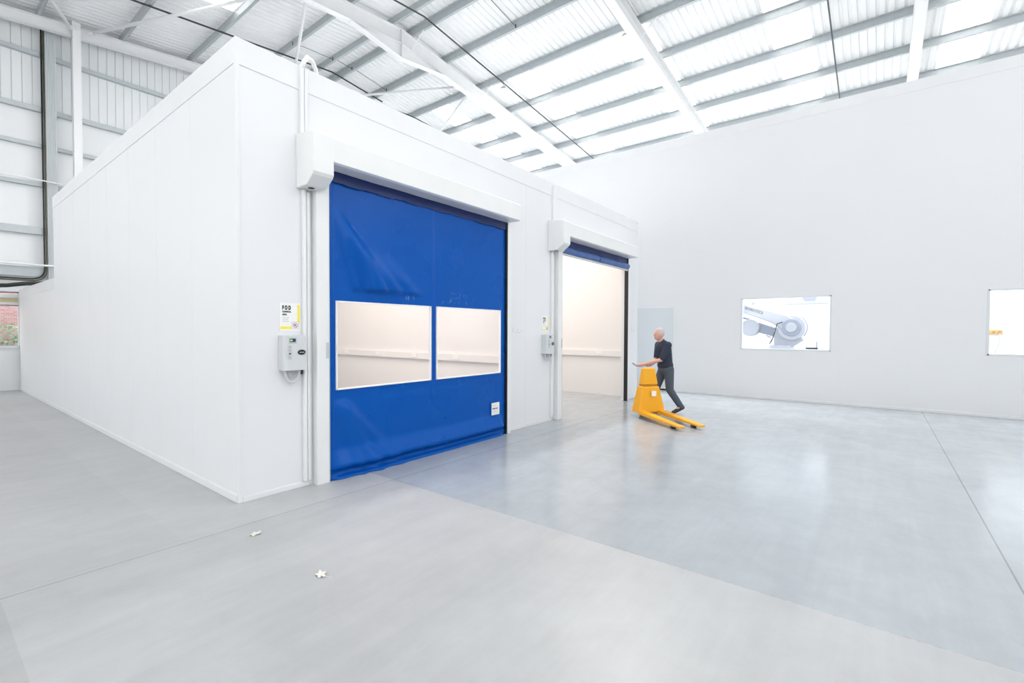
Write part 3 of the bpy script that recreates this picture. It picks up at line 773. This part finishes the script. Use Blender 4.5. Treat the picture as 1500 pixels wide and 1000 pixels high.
def fod_sign(x, lab):
    e = empty('wall_sign', (x, 0, 1.645)); tag(e, lab, 'sign')
    W_, H_ = .215, .285
    B(0, W_, -.004, -.0005, 0, H_).build('sign_board', M['white'], e)
    y = -.0052
    st = MB(); st.box(.185, .207, y, -.004, .075, .270); st.box(.008, .122, y, -.004, .020, .044); st.build('yellow_border', M['yellow'], e)
    text_mesh('heading', 'FOD', .054, M['ink'], e, (.028, y-.0006, .219), (math.pi/2,0,0), bold=.0038, extrude_x=.58, space=1.75)
    text_mesh('heading', 'CONTROL', .022, M['ink'], e, (.028, y-.0006, .189), (math.pi/2,0,0), bold=.0012, extrude_x=.80, space=1.12)
    text_mesh('heading', 'AREA', .022, M['ink'], e, (.028, y-.0006, .160), (math.pi/2,0,0), bold=.0012, extrude_x=.80, space=1.12)
    for i, s_ in enumerate(('all tools and parts', 'checked in and', 'checked out here')):
        text_mesh('small_print', s_, .0125, M['inkfaint'], e, (.028, y-.0004, .132-i*.019), (math.pi/2,0,0), extrude_x=.8)
    pg = B(.125,.200,y-.0004,-.004,.022,.094).build('pictogram', M['white'], e)
    fr = MB()
    for q in ((.125,.128,.022,.094),(.197,.200,.022,.094),(.125,.200,.022,.025),(.125,.200,.091,.094)): fr.box(q[0],q[1],y-.0008,y-.0003,q[2],q[3])
    n = 28
    cx, cz = .1625, .058
    fr.build('border', M['inkgrey'], pg)
    rg = MB()
    for i in range(n):
        a, b_ = 2*math.pi*i/n, 2*math.pi*(i+1)/n
        rg.add([(cx+r_*math.cos(t_), y-.0011, cz+r_*math.sin(t_)) for r_, t_ in ((.022,a),(.027,a),(.027,b_),(.022,b_))], [(0,1,2,3)])
    rg.add([(cx-.018,y-.0011,cz+.014),(cx-.014,y-.0011,cz+.018),(cx+.018,y-.0011,cz-.014),(cx+.014,y-.0011,cz-.018)],[(0,1,2,3)])
    rg.build('prohibition_ring', M['red'], pg)
    hm = MB(); hm.box(cx-.012,cx-.006,y-.0009,y-.0004,cz-.012,cz+.010); hm.box(cx+.002,cx+.008,y-.0009,y-.0004,cz-.014,cz+.006); hm.box(cx-.004,cx+.012,y-.0009,y-.0004,cz+.006,cz+.011)
    hm.build('symbol', M['ink'], pg)
fod_sign(.392, 'white and yellow FOD control area sign above the first control box')
fod_sign(5.115, 'small white and yellow FOD control area sign by the raised door')

# conduits
def vconduit(x, z0, z1, lab, curl=False):
    e = empty('wall_trunking', (x, 0, 0)); tag(e, lab, 'trunking')
    B(-.018, .018, -.05, -.001, z0, z1).build('trunking_cover', M['housing'], e, bevel=.008)
    B(.026, .062, -.040, -.001, z0, z1-.02).build('trunking_cover', M['panel_trim'], e, bevel=.006)
    if curl:
        pts = [(.0,-.03,4.36),(.02,-.03,4.43),(.08,0,4.52),(.16,.05,4.53),(.24,.12,4.50),(.34,.25,4.42),(.40,.34,4.395)]
        MB().tube(pts, .022, 10).build('flexible_conduit', M['tube'], e, smooth=True)
    return e
vconduit(.625, 3.68, 4.40, 'white cable trunking from the large door hood up over the clean room edge', True)
vconduit(5.44, 3.68, 4.34, 'white cable trunking above the hood of the raised door')
vconduit(.642, .06, 3.12, 'white cable trunking running down beside the large blue door')
vconduit(5.40, .06, 3.12, 'white cable trunking running down beside the raised door')
# dark wire lying along the front roof edge
pts = [(.0,10.4,4.4)]
tag(MB().tube([(.95,.25,4.41),(1.3,.20,4.46),(1.7,.12,4.43),(2.2,.10,4.47),(2.5,.05,4.42),(2.9,.04,4.40)], .008, 6).build('loose_wire', M['dark'], smooth=True), 'thin dark wire lying along the top edge of the clean room', 'wire')

# faint door-side marks (small pale stickers)
def sticker(x, z, lab):
    e = empty('wall_sticker', (x, 0, z)); tag(e, lab, 'sticker')
    B(0,.34,-.002,-.0005,0,.13).build('sticker_film', M['panel'], e)
    g_ = MB()
    g_.box(.01,.05,-.003,-.002,.045,.055); g_.box(.03,.045,-.003,-.002,.05,.10); g_.add([(.11,-.003,.06),(.16,-.003,.06),(.17,-.003,.10),(.15,-.003,.08)],[(0,1,2,3)])
    g_.box(.08,.23,-.003,-.002,.025,.036); g_.box(.25,.29,-.003,-.002,.05,.06)
    g_.build('faded_symbols', M['inkfaint'], e)
sticker(4.23, 1.60, 'faded grey sticker on the white wall right of the blue door')
sticker(8.98, 1.63, 'tiny faded sticker on the wall right of the raised door')

# dado trunking inside the two rooms
def dado(x, y0, y1, lab):
    e = empty('dado_trunking', (x, 0, 1.01)); tag(e, lab, 'trunking')
    B(-.06, -.001, y0, y1, 0, .15).build('trunking_body', M['warmwall'], e, bevel=.004)
    y = y0+.9
    while y < y1-.3:
        B(-.07, -.06, y-.09, y+.09, .03, .12).build('socket', M['white'], e, bevel=.004); y += 1.35
    return e
dado(5.35, BT, 8.69, 'white socket trunking on the wall seen through the blue door panels')
dado(9.295, BT, 8.69, 'white socket trunking on the wall seen through the raised door')

# ------------------------------------------------------------------ robot in the cell
RX = 13.1
rb = empty('industrial_robot', (RX, -2.68, 0)); tag(rb, 'white industrial robot arm on a pedestal behind the left window', 'robot')
ry = lambda y: y+2.68
MB().tube([(0,0,0),(0,0,.9),(0,0,1.15),(0,0,1.30)], [.42,.40,.34,.30], 28).build('pedestal', M['robot'], rb, bevel=.01)
mb = MB().prism([(ry(-2.50),1.25),(ry(-2.95),1.25),(ry(-3.22),1.45),(ry(-3.12),1.62),(ry(-2.80),1.98),(ry(-2.50),1.70)], 'x', -.20, .16); mb.build('turret', M['robot'], rb, bevel=.03)
def disc(cy, cz, r, x0, x1, name, m, parent):
    return MB().tube([(x0,ry(cy),cz),(x1,ry(cy),cz)], r, 32).build(name, M[m], parent, bevel=.012)
sh = disc(-2.95, 1.78, .33, -.40, -.12, 'shoulder_joint', 'robot', rb)
disc(-2.95, 1.78, .23, -.43, -.40, 'joint_cover', 'robotdark', sh); disc(-2.95, 1.78, .13, -.46, -.43, 'joint_cover', 'robot', sh)
ua = MB().prism([(ry(-1.2),2.62),(ry(-1.2),2.33),(ry(-1.75),2.20),(ry(-2.45),1.92),(ry(-2.75),1.70),(ry(-3.10),1.95),(ry(-2.85),2.12),(ry(-2.2),2.33),(ry(-1.75),2.46)], 'x', -.42, -.16).build('upper_arm', M['robot'], rb, bevel=.04, seg=3)
text_mesh('lettering', 'ROBOTICS', .10, M['dark'], ua, (-.426, ry(-1.80), 2.31), (math.pi/2,-.0,-math.pi/2), bold=.001)
ua.children[0].rotation_euler = (math.pi/2, math.radians(20), -math.pi/2)
mb = MB(); mb.tube([(-.25,ry(-1.90),1.78),(.15,ry(-1.90),1.78)], .24, 28); mb.build('counterweight', M['robot'], rb, bevel=.03)
MB().prism([(ry(-2.05),1.95),(ry(-2.05),1.66),(ry(-2.55),1.50),(ry(-2.60),1.75)], 'x', -.12, .12).build('link', M['robotdark'], rb, bevel=.02)
MB().tube([(0,ry(-1.2),2.22),(0,ry(-1.85),2.02)], .035, 10).build('spring_rod', M['robotdark'], rb)
MB().tube([(-.45,ry(-2.75),1.93),(-.47,ry(-2.62),1.88),(-.46,ry(-2.58),1.70),(-.44,ry(-2.52),1.50),(-.40,ry(-2.47),1.38)], .014, 8).build('hose', M['dark'], rb, smooth=True)
MB().tube([(-.44,ry(-2.36),1.56),(-.46,ry(-2.44),1.52),(-.46,ry(-2.52),1.50),(-.44,ry(-2.44),1.33)], .014, 8).build('hose', M['dark'], rb, smooth=True)
MB().tube([(-.42,ry(-2.95-.34*math.cos(a)*-1*-1),1.78+.34*math.sin(a)) for a in [1.2-.12*i for i in range(16)]] if False else
          [(-.30, ry(-2.95)-.36*math.cos(a), 1.78+.36*math.sin(a)) for a in [1.1-.12*i for i in range(16)]], .013, 8).build('hose', M['robotdark'], rb, smooth=True)
MB().tube([(-.10,ry(-1.95),2.50),(-.10,ry(-1.95),2.42)], .05, 12).build('sensor', M['robotdark'], rb)
# overhead carriage
oh = empty('overhead_hoist', (13.1,-3.3,2.5)); tag(oh, 'pale grey round hoist motor hanging near the top of the left window', 'hoist')
MB().tube([(-.1,-.02,.12),(.3,-.02,.12)], .17, 24).build('motor', M['robotdark'], oh, bevel=.01)
B(-.15,.3,-.45,.55,-.09,-.02).build('carriage', M['robot'], oh, bevel=.02)
MB().tube([(.1,0,.2),(.1,0,2.09)], .06, 12).build('mast', M['robot'], oh)
# small bench tool at lower right of the window
tl = empty('clamp_stand', (12.2,-3.48,0)); tag(tl, 'dark clamp on a pale stand at the lower right of the left window', 'clamp')
B(-.10,.10,-.22,.16,0,1.22).build('stand', M['cell'], tl, bevel=.01)
B(-.05,.05,-.12,.14,1.22,1.27).build('clamp_base', M['dark'], tl, bevel=.008); MB().tube([(0,-.10,1.25),(0,-.10,1.42)], .016, 8).build('clamp_post', M['robotdark'], tl)
# bench line at back of cell and yellow socket bank seen through the second window
bn = empty('work_bench', (16.2,-5.2,0)); tag(bn, 'white bench along the back of the robot cell', 'bench')
B(0,.7,-5,5.5,.84,.90).build('bench_top', M['cell'], bn, bevel=.01)
for yy in (-4.9,-1.6,1.8,5.4): B(.05,.65,yy-.03,yy+.03,0,.84).build('leg', M['robot'], bn)
sk = empty('socket_bank', (16.9,-7.36,1.68)); tag(sk, 'yellow bank of sockets seen through the right hand window', 'sockets')
SKY = B(-.02,.08,-.20,.20,-.07,.07).build('socket_rail', mat('pale_orange', (.60,.36,.10), .5), sk, bevel=.02)
for i, yy in enumerate((-.13,-.01,.13)): MB().tube([(-.05,yy,0),(-.02,yy,0)], .035, 12).build('socket', mat('socket_brown', (.35,.18,.10), .5), sk)
MB().tube([(-.06,-.13,-.02),(-.07,-.13,-.20),(-.07,-.09,-.45),(-.05,-.03,-.60)], .012, 8).build('lead', M['robotdark'], sk, smooth=True)

# ------------------------------------------------------------------ pallet truck
d2 = Vector((-.6,-.8,0)); th = math.atan2(-.8,-.6)   # forks point this way
TX, TY = 6.91, -1.285
tr = empty('pallet_truck', (TX, TY, 0), th); tag(tr, 'yellow hand pallet truck with tapered body and two long forks', 'pallet truck')
# local: +x along forks, y across (+y is left of forks)
bd = MB(); 
def taper(x0,x1,w0,w1,z0,z1,xt0,xt1):
    bd.hexa([(x0,-w0,z0),(x1,-w0,z0),(x1,w0,z0),(x0,w0,z0),(xt0,-w1,z1),(xt1,-w1,z1),(xt1,w1,z1),(xt0,w1,z1)])
taper(-.14,.14,.29,.19,.10,.60,-.10,.08)
bd.build('body', M['truck'], tr, bevel=.025, seg=3)
bd = MB(); taper(-.10,.075,.165,.115,.63,.95,-.08,.05); bd.build('mast_cover', M['truck'], tr, bevel=.02, seg=3)
bd = MB(); taper(-.09,.07,.15,.15,.60,.63,-.09,.07); bd.build('waist_band', M['truckdark'], tr)
B(.145,.150,-.02,.08,.42,.52).build('label_plate', M['white'], tr)
for s_ in (-1,1):
    fk = MB(); yc = s_*.20
    fk.hexa([(.10,yc-.08,.07),(1.35,yc-.06,.05),(1.35,yc+.06,.05),(.10,yc+.08,.07),(.10,yc-.08,.15),(1.35,yc-.06,.085),(1.35,yc+.06,.085),(.10,yc+.08,.15)])
    fo = fk.build('fork', M['truck'], tr, bevel=.012)
    MB().tube([(1.12,yc-.04,.035),(1.12,yc+.04,.035)], .035, 16).build('wheel', M['dark'], fo)
for s_ in (-1,1): MB().tube([(-.12,s_*.07-.025,.08),(-.12,s_*.07+.025,.08)], .08, 20).build('wheel', M['dark'], tr)
hd_ = MB().tube([(-.10,0,.55),(-.20,.03,.80),(-.26,.05,.98)], .02, 10).build('handle', mat('handle_grey', (.5,.52,.56), .4, metal=.4), tr, smooth=True)
MB().tube([(-.26,-.20,1.03),(-.26,-.12,.98),(-.26,.22,.98),(-.26,.30,1.03)], .018, 10).build('grip', mat('grip_grey', (.40,.43,.48), .5), hd_, smooth=True)

# ------------------------------------------------------------------ person
# local frame: +x is where the person faces; placed beyond the truck
def limb(mb, a, b, ra, rb_, n=12, k=6):
    a, b = Vector(a), Vector(b)
    pts = [a.lerp(b, i/k) for i in range(k+1)]; rs = [ra+(rb_-ra)*i/k for i in range(k+1)]
    mb.tube(pts, rs, n); mb.ellipsoid(a, (ra,)*3, 12, 8); mb.ellipsoid(b, (rb_,)*3, 12, 8)
PX_, PY_ = 7.49, -1.42
grip_w = Matrix.Rotation(th, 4, 'Z') @ Vector((-.26, .05, .98)) + Vector((TX, TY, 0))
face = math.atan2(grip_w.y-PY_, grip_w.x-PX_)
pe = empty('person', (PX_, PY_, 0), face); tag(pe, 'person in dark navy top and slate trousers pushing the yellow pallet truck', 'person')
Rw = Matrix.Rotation(-face, 4, 'Z')
def loc(w): return Rw @ (Vector(w)-Vector((PX_,PY_,0)))
gw = [Matrix.Rotation(th, 4, 'Z') @ Vector((-.26, s_, .98)) + Vector((TX, TY, 0)) for s_ in (.17,-.06)]
gl_ = sorted([loc(g_) for g_ in gw], key=lambda v: v.y)      # right hand (-y), left hand (+y)
hip = {-1: Vector((.0,-.10,.90)), 1: Vector((.0,.10,.90))}
knee = {-1: Vector((.16,-.11,.50)), 1: Vector((-.02,.11,.49))}
ank = {-1: Vector((.16,-.11,.10)), 1: Vector((-.27,.11,.16))}
toe = {-1: Vector((.33,-.12,.035)), 1: Vector((-.12,.12,.035))}
chest = Vector((.07,0,1.30)); neck = Vector((.11,0,1.47)); head = Vector((.17,0,1.60))
sho = {-1: Vector((.07,-.19,1.39)), 1: Vector((.07,.19,1.39))}
hand = {-1: gl_[0], 1: gl_[1]}
elb = {}
for s_ in (-1,1):
    mid = (sho[s_]+hand[s_])/2; elb[s_] = mid+Vector((-.12, s_*.10, -.08))
body = MB()
body.ellipsoid((.02,0,.95), (.13,.165,.14)); limb(body, (.02,0,1.0), chest, .125, .15, 16)
body.ellipsoid(chest, (.125,.18,.17)); limb(body, (.08,0,1.42), head-Vector((.01,0,.07)), .062, .055)
body.ellipsoid(head, (.098,.078,.118), 20, 14); body.ellipsoid(head+Vector((.03,0,-.065)), (.062,.055,.055))
body.ellipsoid(head+Vector((.102,0,-.012)), (.020,.014,.024))
body.ellipsoid(head+Vector((.088,0,-.055)), (.014,.026,.012))
for s_ in (-1,1):
    body.ellipsoid(head+Vector((0,s_*.080,-.01)), (.018,.010,.030)); body.ellipsoid(head+Vector((.082,s_*.032,.018)), (.014,.016,.010))
    limb(body, sho[s_], elb[s_], .052, .042); wr = hand[s_]+(elb[s_]-hand[s_]).normalized()*.085
    limb(body, elb[s_], wr, .042, .027); limb(body, wr, hand[s_]+Vector((-.03,0,.012)), .030, .034)
    ax = (gl_[1]-gl_[0]).normalized(); fwd = Vector((1,0,0))
    fwd = (fwd-ax*fwd.dot(ax)).normalized(); up = Vector((0,0,1))
    for q in range(4):
        c0 = hand[s_]+ax*((q-1.5)*.021)+up*.018-fwd*.02
        L1 = (.9,1.,.97,.8)[q]
        p = [c0, c0+fwd*.034*L1+up*.012, c0+fwd*.056*L1-up*.012, c0+fwd*.040*L1-up*.040]
        for a_, b_ in zip(p[:-1], p[1:]): limb(body, a_, b_, .0098, .0092, 8, 2)
    t0 = hand[s_]-ax*(s_*.035)-fwd*.035; limb(body, t0, t0+fwd*.03-up*.02, .011, .010, 8, 2); limb(body, t0+fwd*.03-up*.02, t0+fwd*.055-up*.03, .010, .009, 8, 2)
    limb(body, hip[s_], knee[s_], .085, .056); limb(body, knee[s_], ank[s_], .055, .036); limb(body, ank[s_], toe[s_]+Vector((0,0,.01)), .036, .026)
bo = body.build('body', M['skin'], pe, smooth=True)
rm = bo.modifiers.new('remesh','REMESH'); rm.mode = 'VOXEL'; rm.voxel_size = .0075; rm.use_smooth_shade = True
sm = bo.modifiers.new('sm','SMOOTH'); sm.factor = .5; sm.iterations = 2
def cloth(name, mb, m, vox=.011, it=4):
    o = mb.build(name, m, pe, smooth=True); r_ = o.modifiers.new('remesh','REMESH'); r_.mode = 'VOXEL'; r_.voxel_size = vox; r_.use_smooth_shade = True
    s2 = o.modifiers.new('sm','SMOOTH'); s2.factor = .6; s2.iterations = it; return o
shm = MB(); shm.ellipsoid((.02,0,.98), (.15,.185,.13)); limb(shm, (.02,0,1.0), chest, .145, .165, 16); shm.ellipsoid(chest, (.145,.20,.185)); limb(shm, (.08,0,1.38), (.10,0,1.455), .09, .068)
for s_ in (-1,1):
    limb(shm, sho[s_]+Vector((0,-s_*.012,-.005)), sho[s_].lerp(elb[s_], .92), .076, .062)
cloth('shirt', shm, M['shirt'])
trm = MB(); trm.ellipsoid((.01,0,.90), (.145,.18,.13))
for s_ in (-1,1):
    limb(trm, hip[s_], knee[s_], .104, .078); limb(trm, knee[s_], ank[s_]+Vector((0,0,-.01)), .076, .062)
cloth('trousers', trm, M['trousers'])
hr_ = MB(); hr_.ellipsoid(head+Vector((-.022,0,.028)), (.098,.086,.106), 20, 14)
cloth('hair', hr_, M['hair'], .008, 2)
for s_ in (-1,1):
    shb = MB(); hl = ank[s_]+Vector((-.04,0,0)); 
    if s_ == -1: heel = Vector((.11,-.11,.045)); tip = Vector((.36,-.12,.04))
    else: heel = Vector((-.31,.11,.13)); tip = Vector((-.10,.12,.04))
    limb(shb, heel, tip, .045, .040); limb(shb, heel+Vector((.02,0,.03)), ank[s_], .045, .042)
    cloth('shoe', shb, M['shoes'], .008, 2)

# ------------------------------------------------------------------ leaves on the floor
def leaf(x, y, rz, s_, lab, seed):
    rnd = random.Random(seed); e = MB(); n = 26; pts = []
    for i in range(n):
        a = 2*math.pi*i/n; lob = .55+.45*abs(math.cos(a*2.5))**1.3; r_ = s_*lob*rnd.uniform(.8,1.05)
        pts.append((r_*math.cos(a)*1.25, r_*math.sin(a)*.8, .002+.005*rnd.random()+.004*abs(math.cos(a*2))))
    vs = [(0,0,.010)]+pts
    e.add(vs, [(0,i+1,(i+1)%n+1) for i in range(n)])
    e.tube([(0,0,.008),(-s_*1.0,-s_*.6,.006),(-s_*1.5,-s_*1.1,.003)], .0015, 5)
    o = e.build('dried_leaf', M['leaf']); o.location = (x,y,0); o.rotation_euler = (0,0,rz); tag(o, lab, 'leaf', 'dried leaves on the floor')
leaf(-.216,-.83,.3,.050,'pale dried leaf on the floor, the one nearer the clean room corner',1)
leaf(-.236,-1.84,1.2,.048,'pale dried leaf on the open floor, nearer the camera',2)
leaf(5.35,-.2-1.1,0.5,.03,'tiny pale flake on the dark floor between the doors',3)

# ------------------------------------------------------------------ light
w = bpy.data.worlds.new('World'); scene.world = w; w.use_nodes = True
bg = w.node_tree.nodes['Background']; bg.inputs['Color'].default_value = (.955,.935,.905,1); bg.inputs['Strength'].default_value = 1.55

def area(name, loc_, rot, sx, sy, e_, col=(1,1,1)):
    ld = bpy.data.lights.new(name, 'AREA'); ld.shape = 'RECTANGLE'; ld.size = sx; ld.size_y = sy; ld.energy = e_; ld.color = col
    o = bpy.data.objects.new(name, ld); COL.objects.link(o); o.location = loc_; o.rotation_euler = rot; return o
# ceiling fittings of the two clean rooms (warm) and of the robot cell
area('room_light', (2.7,3.6,4.25), (0,0,0), 3.5, 6, 138, (1,.885,.80))
area('room_light', (7.35,3.6,4.25), (0,0,0), 3, 6, 98, (1,.885,.80))
area('cell_light', (14,-5,4.5), (0,0,0), 5, 15, 480, (.97,.98,1))

# ------------------------------------------------------------------ camera
fpx, yaw, pit, rol = 690.75, .659043738, -.0216703536, .00390733474
fv = Vector((math.cos(yaw), math.sin(yaw), 0)); rv = Vector((math.sin(yaw), -math.cos(yaw), 0)); uv = Vector((0,0,1))
F = math.cos(pit)*fv+math.sin(pit)*uv; U = -math.sin(pit)*fv+math.cos(pit)*uv
R_ = math.cos(rol)*rv+math.sin(rol)*U; U_ = -math.sin(rol)*rv+math.cos(rol)*U
cam = bpy.data.cameras.new('camera'); co_ = bpy.data.objects.new('camera', cam); COL.objects.link(co_)
mw = Matrix((( R_.x, U_.x, -F.x, -1.939), (R_.y, U_.y, -F.y, -4.783), (R_.z, U_.z, -F.z, 1.65), (0,0,0,1)))
co_.matrix_world = mw
cam.sensor_width = 36; cam.lens = fpx/1500*36; cam.clip_start = .05; cam.clip_end = 200
scene.camera = co_
scene.view_settings.view_transform = 'Standard'; scene.view_settings.look = 'None'; scene.view_settings.gamma = 1
scene.view_settings.exposure = .92
scene.view_settings.use_curve_mapping = False
